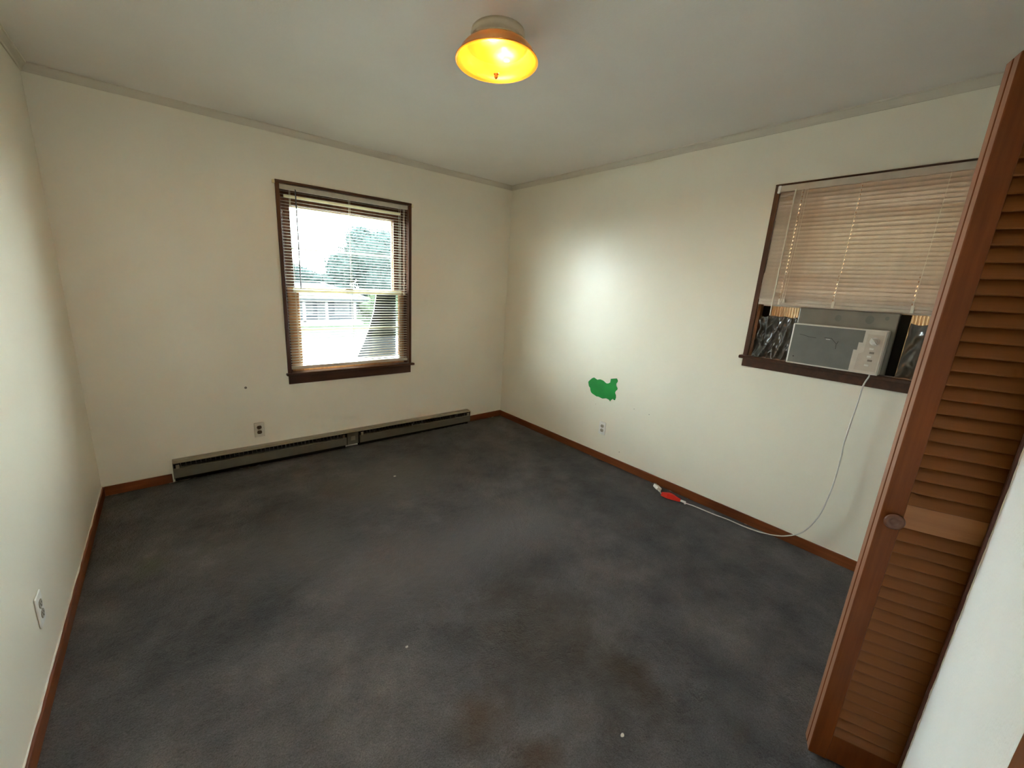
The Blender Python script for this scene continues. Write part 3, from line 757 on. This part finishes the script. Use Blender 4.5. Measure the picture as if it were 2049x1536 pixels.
# ================================================================== BASEBOARD HEATER
HX0, HX1, HD = -2.956, -0.468, 0.066
bh = thing('baseboard_heater', 'long putty coloured electric baseboard heater below the tall window', 'heater', (-1.71, 0, 0.0))
tilt_h = 0.0088
bh.rotation_euler = (0, tilt_h, 0)
def hb(name, mat, x0, x1, y0, y1, z0, z1, bev=0.001):
    return mbox(name, mat, bh, x0 + 1.71, x1 + 1.71, y0, y1, z0, z1, bev=bev)
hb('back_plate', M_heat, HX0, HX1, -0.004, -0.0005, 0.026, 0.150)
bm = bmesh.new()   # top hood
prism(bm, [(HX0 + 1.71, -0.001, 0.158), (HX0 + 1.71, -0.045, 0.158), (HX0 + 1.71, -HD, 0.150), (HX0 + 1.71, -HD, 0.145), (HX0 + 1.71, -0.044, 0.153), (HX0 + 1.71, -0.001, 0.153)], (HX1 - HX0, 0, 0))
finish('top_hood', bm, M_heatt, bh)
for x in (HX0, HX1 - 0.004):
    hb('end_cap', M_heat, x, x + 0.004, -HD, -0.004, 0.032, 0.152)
MJ0, MJ1 = -1.772, -1.664
for (a, b_) in ((HX0 + 0.004, MJ0 - 0.004), (MJ1 + 0.004, HX1 - 0.004)):
    bm = bmesh.new(); w = b_ - a
    prism(bm, [(a + 1.71, -HD, 0.040), (a + 1.71, -HD, 0.106), (a + 1.71, -HD + 0.006, 0.110), (a + 1.71, -HD + 0.009, 0.106), (a + 1.71, -HD + 0.004, 0.044)], (w, 0, 0))
    finish('front_panel', bm, M_heat, bh)
    bm = bmesh.new(); n = int(w / 0.030)
    for i in range(n):
        x = a + 1.71 + 0.04 + (w - 0.08) * i / max(1, n - 1)
        box(bm, x - 0.0012, x + 0.0012, -0.060, -0.012, 0.050, 0.138)
    box(bm, a + 1.71 + 0.03, b_ + 1.71 - 0.03, -0.040, -0.030, 0.100, 0.108)
    f_ = finish('heating_fins', bm, M_fin, bh)
    hb('interior_shade', M_dark, a, b_, -0.030, -0.005, 0.002, 0.148, 0)  # near-black box paints the shade inside and under the heater
    for x in (a + 0.012, b_ - 0.032):
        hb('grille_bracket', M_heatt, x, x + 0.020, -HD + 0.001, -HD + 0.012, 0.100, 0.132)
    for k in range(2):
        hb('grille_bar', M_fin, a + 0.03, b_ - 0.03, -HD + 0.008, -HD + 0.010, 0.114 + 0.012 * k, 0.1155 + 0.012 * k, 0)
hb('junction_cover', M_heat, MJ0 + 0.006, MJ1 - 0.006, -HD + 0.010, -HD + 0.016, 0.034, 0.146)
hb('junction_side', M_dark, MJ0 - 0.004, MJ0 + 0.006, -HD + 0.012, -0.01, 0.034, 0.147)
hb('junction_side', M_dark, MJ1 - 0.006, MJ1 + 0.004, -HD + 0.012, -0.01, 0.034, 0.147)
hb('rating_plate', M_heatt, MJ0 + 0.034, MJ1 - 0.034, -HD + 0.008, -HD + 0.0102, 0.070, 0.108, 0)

# ================================================================== OUTLETS
def outlet(label, loc, rz, pmat, rmat, screw_m):
    t = thing('wall_outlet', label, 'outlet', loc, rz)
    bm = bmesh.new(); box(bm, -0.034, 0.034, -0.006, -0.0003, -0.058, 0.058, 0.004, 3); finish('cover_plate', bm, pmat, t)
    for zc in (0.0195, -0.0195):
        bm = bmesh.new(); n = 20; pts = []
        for k in range(n):
            a_ = 2 * math.pi * k / n; pts.append((0.0165 * math.cos(a_), -0.006, zc + max(-0.0135, min(0.0135, 0.0165 * math.sin(a_)))))
        prism(bm, pts, (0, -0.0022, 0)); r = finish('receptacle', bm, rmat, t)
        for xs, hh in ((-0.0063, 0.0085), (0.0063, 0.007)):
            mbox('slot', M_dark, r, xs - 0.0012, xs + 0.0012, -0.0086, -0.0081, zc + 0.001 - hh / 2 + 0.002, zc + 0.001 + hh / 2 + 0.002)
        mbox('slot', M_dark, r, -0.0025, 0.0025, -0.0086, -0.0081, zc - 0.0095, zc - 0.005)
    bm = bmesh.new(); lathe(bm, [(0, 0), (0.003, 0), (0.0025, 0.0012), (0, 0.0016)], 10)
    o = finish('screw', bm, screw_m, t); o.rotation_euler = (math.pi / 2, 0, 0); o.location = (0, -0.006, 0)
    return t
outlet('outlet with brown sockets above the baseboard heater', (-2.414, 0, 0.285), 0, M_plate, M_recb, M_plate)
outlet('outlet with grey sockets below the green paint patch', (0, -1.407, 0.290), -math.pi / 2, M_platew, M_recg, M_metal)
outlet('outlet seen edge on at the lower left, on the side wall', (XL, -1.530, 0.293), math.pi / 2, M_platew, M_recg, M_metal)

# ================================================================== BIFOLD CLOSET DOOR
dang = math.atan2(-0.934, 0.358)
bd = thing('bifold_door', 'open louvered wooden bifold closet door, folded toward the camera', 'closet door', (-1.354, -3.299, 0.0), dang)
PW, TH, ZB, ZT = 0.298, 0.028, 0.012, 2.019
STW = 0.0470
rails = [(ZB, 0.112), (0.868, 0.939), (1.955, ZT)]
def louver_mesh():
    bm = bmesh.new(); L = PW - 2 * STW + 0.008
    box(bm, -L / 2, L / 2, -0.003, 0.003, -0.024, 0.024, 0.0022, 2)
    me = bpy.data.meshes.new('louver'); bmesh.ops.recalc_face_normals(bm, faces=bm.faces[:]); bm.to_mesh(me); bm.free(); me.materials.append(M_doorx); return me
lm_ = louver_mesh()
for pnum, n0 in enumerate((0.0, 0.0325)):
    sgn = 1 if pnum == 0 else -1
    for u0 in (0, PW - STW):
        bm = bmesh.new(); box(bm, u0, u0 + STW, n0, n0 + TH, ZB, ZT, 0.0015)
        s_ = finish('stile', bm, M_doorz, bd)
        if u0 == 0:
            e_ = bmesh.new(); box(e_, -0.0006, 0.0002, n0 + 0.002, n0 + TH - 0.002, ZB + 0.002, ZT - 0.002)
            finish('stile_edge', e_, M_dooredge, s_)
    for (a, b_) in rails:
        bm = bmesh.new(); box(bm, STW + 0.0003, PW - STW - 0.0003, n0 + 0.003, n0 + TH - 0.003, a, b_, 0.001)
        finish('rail', bm, M_doorr if a > 0.5 and a < 1 else M_doorz, bd)
    for (a, b_) in zip(rails, rails[1:]):
        z0, z1 = a[1], b_[0]; n = round((z1 - z0) / 0.0372)
        for i in range(n):
            lv = bpy.data.objects.new('louver', lm_); COL.objects.link(lv); lv.parent = bd
            lv.location = (PW / 2, n0 + TH / 2, z0 + (z1 - z0) * (i + 0.5) / n)
            lv.rotation_euler = (math.radians(-30) * sgn + 0.02 * noise.noise(Vector((i * 1.3, pnum * 7, 0))), 0, 0)
bm = bmesh.new()
lathe(bm, [(0, 0), (0.010, 0), (0.009, 0.006), (0.012, 0.012), (0.020, 0.017), (0.0225, 0.022), (0.020, 0.027), (0.014, 0.0285), (0.011, 0.026), (0.009, 0.026), (0.006, 0.028), (0, 0.029)], 32)
kb = finish('door_knob', bm, wood('knob_wood', (0.09, 0.03, 0.014, 1), (0.16, 0.06, 0.03, 1), 'x', 0.3, 0.5), bd, True)
kb.rotation_euler = (math.pi / 2, 0, 0); kb.location = (0.025, 0.0, 0.889)
kb['label'] = 'round turned wooden knob'
bm = bmesh.new(); lathe(bm, [(0, 0), (0.004, 0), (0.004, 0.0005), (0, 0.001)], 8)

# ================================================================== LINT
for (x, y, r, lab) in ((-1.648, -0.753, 0.008, 'pale scrap on the carpet near the heater'), (-2.245, -2.158, 0.005, 'tiny white crumb in the middle of the carpet'), (-1.813, -2.893, 0.006, 'pale crumb at the bottom edge of the photo, left of the door')):
    bm = bmesh.new(); bmesh.ops.create_icosphere(bm, subdivisions=2, radius=r)
    for v in bm.verts:
        k = 1 + 0.35 * noise.noise(v.co * 200 + Vector((x, y, 0))); v.co = Vector((v.co.x * k * 1.3, v.co.y * k, v.co.z * 0.45 * k))
    o = finish('carpet_scrap', bm, M_speck, None, True, (x, y, 0.0035)); tag(o, lab, 'scrap', 'pale scraps on the carpet')

# ================================================================== OUTDOORS
GZ = -3.3
def far(name, mat, *a, parent=None, bev=0): return mbox(name, mat, parent, *a, bev=bev)
struct(far('ground', M_ground, -70, 90, 0.6, 21.5, GZ - 0.3, GZ), 'pale yard below the window')
struct(far('street', M_street, -70, 90, 21.5, 29.3, GZ - 0.3, GZ - 0.02), 'pale street')
struct(far('lawn', M_grass, -70, 90, 29.3, 110, GZ - 0.3, GZ + 0.02), 'green lawn in front of the neighbouring house')
struct(far('ground_side', M_soil, 1.0, 90, -60, 0.6, GZ - 0.3, GZ), 'yard beside the house')
sw = thing('light_baffle', 'added light-blocking tan boarded shed with a deep roof close outside the air conditioner window', 'baffle', (2.4, -2.9, GZ))  # added, unseen: keeps daylight off the closed blind
for k in range(26):
    mbox('board', M_baffle, sw, 0, 0.03, -2.6, 2.6, 0.05 + 0.235 * k, 0.275 + 0.235 * k, bev=0.004)
mbox('wall', M_baffle, sw, 0.031, 2.0, -2.6, 2.6, 0, 6.2)
mbox('roof', M_baffle, sw, -2.0, 2.3, -4.8, 3.2, 6.25, 6.37)  # stretched towards the window to shut out the sky
hs = thing('house', 'pale grey single storey house with a columned porch across the street', 'house', (7.0, 38.5, GZ))
def hp(name, mat, x0, x1, y0, y1, z0, z1, bev=0.0): return mbox(name, mat, hs, x0 - 7, x1 - 7, y0 - 38.5, y1 - 38.5, z0, z1, bev=bev)
hp('wall', M_siding, -2.0, 12.4, 40.0, 46.0, 0, 2.5)
hp('foundation', M_ground, -2.0, 12.6, 37.6, 46, 0, 0.35)
for k in range(9):
    hp('siding_board', M_siding, -2.0, 12.4, 39.965, 39.998, 0.45 + 0.23 * k, 0.65 + 0.23 * k)
for (x0, x1, z0, z1, mt_) in ((8.9, 9.8, 0.35, 2.35, M_door), (6.9, 8.3, 1.0, 2.1, M_door), (10.6, 11.9, 1.0, 2.1, M_door), (4.2, 5.6, 1.0, 2.1, M_door)):
    w_ = hp('window' if z0 > 0.5 else 'front_door', mt_, x0, x1, 39.93, 39.96, z0, z1)
    for (a, b_, c, d) in ((x0 - .08, x0, z0 - .08, z1 + .08), (x1, x1 + .08, z0 - .08, z1 + .08), (x0, x1, z1, z1 + .08), (x0, x1, z0 - .08, z0)):
        f_ = hp('frame', M_white, a, b_, 39.92, 39.97, c, d); f_.parent = w_
for x in (4.0, 7.1, 9.15, 11.9):
    c_ = hp('porch_column', M_white, x - .13, x + .13, 37.9, 38.16, 0.35, 2.35)
hp('porch_beam', M_white, -2.2, 12.7, 37.7, 38.1, 2.3, 2.55)
hp('porch_rail', M_white, -2.0, 9.0, 37.9, 38.0, 0.35, 0.5)
bm = bmesh.new()   # hipped roof falling to the right
v_ = [(-2.6, 37.4, 2.5), (13.2, 37.4, 2.5), (13.2, 46.6, 2.5), (-2.6, 46.6, 2.5), (-1.0, 41.5, 3.95), (9.7, 41.5, 3.95), (-2.6, 37.4, 2.68), (13.2, 37.4, 2.68), (13.2, 46.6, 2.68), (-2.6, 46.6, 2.68)]
vv = [bm.verts.new((x - 7, y - 38.5, z)) for x, y, z in v_]
for f in ((0, 1, 7, 6), (1, 2, 8, 7), (2, 3, 9, 8), (3, 0, 6, 9), (6, 7, 5, 4), (8, 9, 4, 5), (7, 8, 5), (9, 6, 4), (0, 3, 2, 1)): bm.faces.new([vv[i] for i in f])
rf = finish('roof', bm, M_roofm, hs)
bm = bmesh.new()
tube(bm, [(9.7 - 7, 41.4 - 38.5, 4.0), (13.25 - 7, 37.35 - 38.5, 2.66)], 0.10, 5)
finish('white_rake', bm, M_white, rf)

def crown_leaves(bm, blobs, n, size):
    tot = sum(r ** 2 for _, r in blobs)
    for c, r in blobs:
        for _ in range(int(n * r * r / tot)):
            d = Vector((random.gauss(0, 1), random.gauss(0, 1), random.gauss(0, 1))).normalized()
            rr = r * (0.72 + 0.30 * random.random()) * (1 + 0.16 * noise.noise(d * 2.3 + Vector(c)))
            p = Vector(c) + d * rr
            a = Vector((random.uniform(-1, 1), random.uniform(-1, 1), random.uniform(-1, 1))).normalized()
            b_ = a.cross(d if abs(a.dot(d)) < .95 else Vector((0, 0, 1))).normalized()
            s_ = size * random.uniform(.6, 1.3)
            q = [p - a * s_, p + b_ * s_ * .5, p + a * s_, p - b_ * s_ * .5]
            bm.faces.new([bm.verts.new(k) for k in q])
def tree(label, base, trunk_h, blobs, n, size, mat, name='broad_tree', cat='tree'):
    t = thing(name, label, cat, base)
    bm = bmesh.new()
    tube(bm, [(0, 0, -0.1), (0.05, 0, trunk_h * .5), (0, 0, trunk_h)], lambda q: 0.32 * (1 - 0.5 * q) * 1.0, 8)
    for c, r in blobs[:5]:
        tube(bm, [(0, 0, trunk_h * .7), (c[0] * .6, c[1] * .6, (c[2] + trunk_h) / 2), c], lambda q: 0.14 * (1 - .7 * q) * 1.0, 6)
    finish('trunk', bm, M_bark, t)
    bm = bmesh.new()
    for c, r in blobs:      # dense heart of the crown
        mm = Matrix.Translation(Vector(c)); bmesh.ops.create_icosphere(bm, subdivisions=3, radius=r * .78, matrix=mm)
    for v in bm.verts: v.co += Vector((noise.noise(v.co * .9), noise.noise(v.co * .9 + Vector((9, 0, 0))), noise.noise(v.co * .9 + Vector((0, 9, 0))))) * .5 * 1.0
    crown_leaves(bm, blobs, n, size)
    o = finish('foliage', bm, mat, t); o['kind'] = 'stuff'
    return t
tree('big round green tree rising behind the house', (18.5, 50.5, GZ), 4.5,
     [((0, 0, 7.2), 4.2), ((-3.4, 0, 5.8), 2.6), ((3.4, 0, 6.4), 3.0), ((-1.2, 0, 9.2), 2.2), ((1.6, -.6, 9.0), 2.3), ((-4.4, .4, 4.4), 1.7), ((0.4, -1.5, 4.3), 3.0), ((5.6, 0, 4.4), 2.4), ((-3.6, -.5, 2.0), 2.4), ((0, -.5, 1.8), 2.6), ((3.8, 0, 2.0), 2.6)], 26000, 0.15, M_leaf)
tree('lower green tree left of the big round tree', (10.2, 60.0, GZ), 3.0,
     [((0, 0, 4.9), 2.2), ((-2.0, 0, 4.2), 1.7), ((2.2, 0, 4.2), 2.1), ((-3.6, 0, 3.9), 1.6), ((4.2, -.4, 3.8), 1.8), ((6.4, 0, 3.4), 2.0), ((1.5, 0, 2.2), 2.2), ((-2, 0, 2.2), 2.2), ((5, 0, 1.8), 2.2)], 11000, 0.14, M_leaf)
tree('bright yellow green bush at the right end of the house', (16.4, 42.5, GZ), 1.0,
     [((0, 0, 2.0), 1.5), ((1.6, 0, 1.6), 1.3), ((-1.4, -.4, 1.3), 1.1), ((2.9, .4, 2.2), 1.6), ((.4, -1.2, .9), 1.1), ((4.6, .4, 2.0), 1.7)], 9000, 0.11, M_leaf2, 'leafy_bush', 'bush')
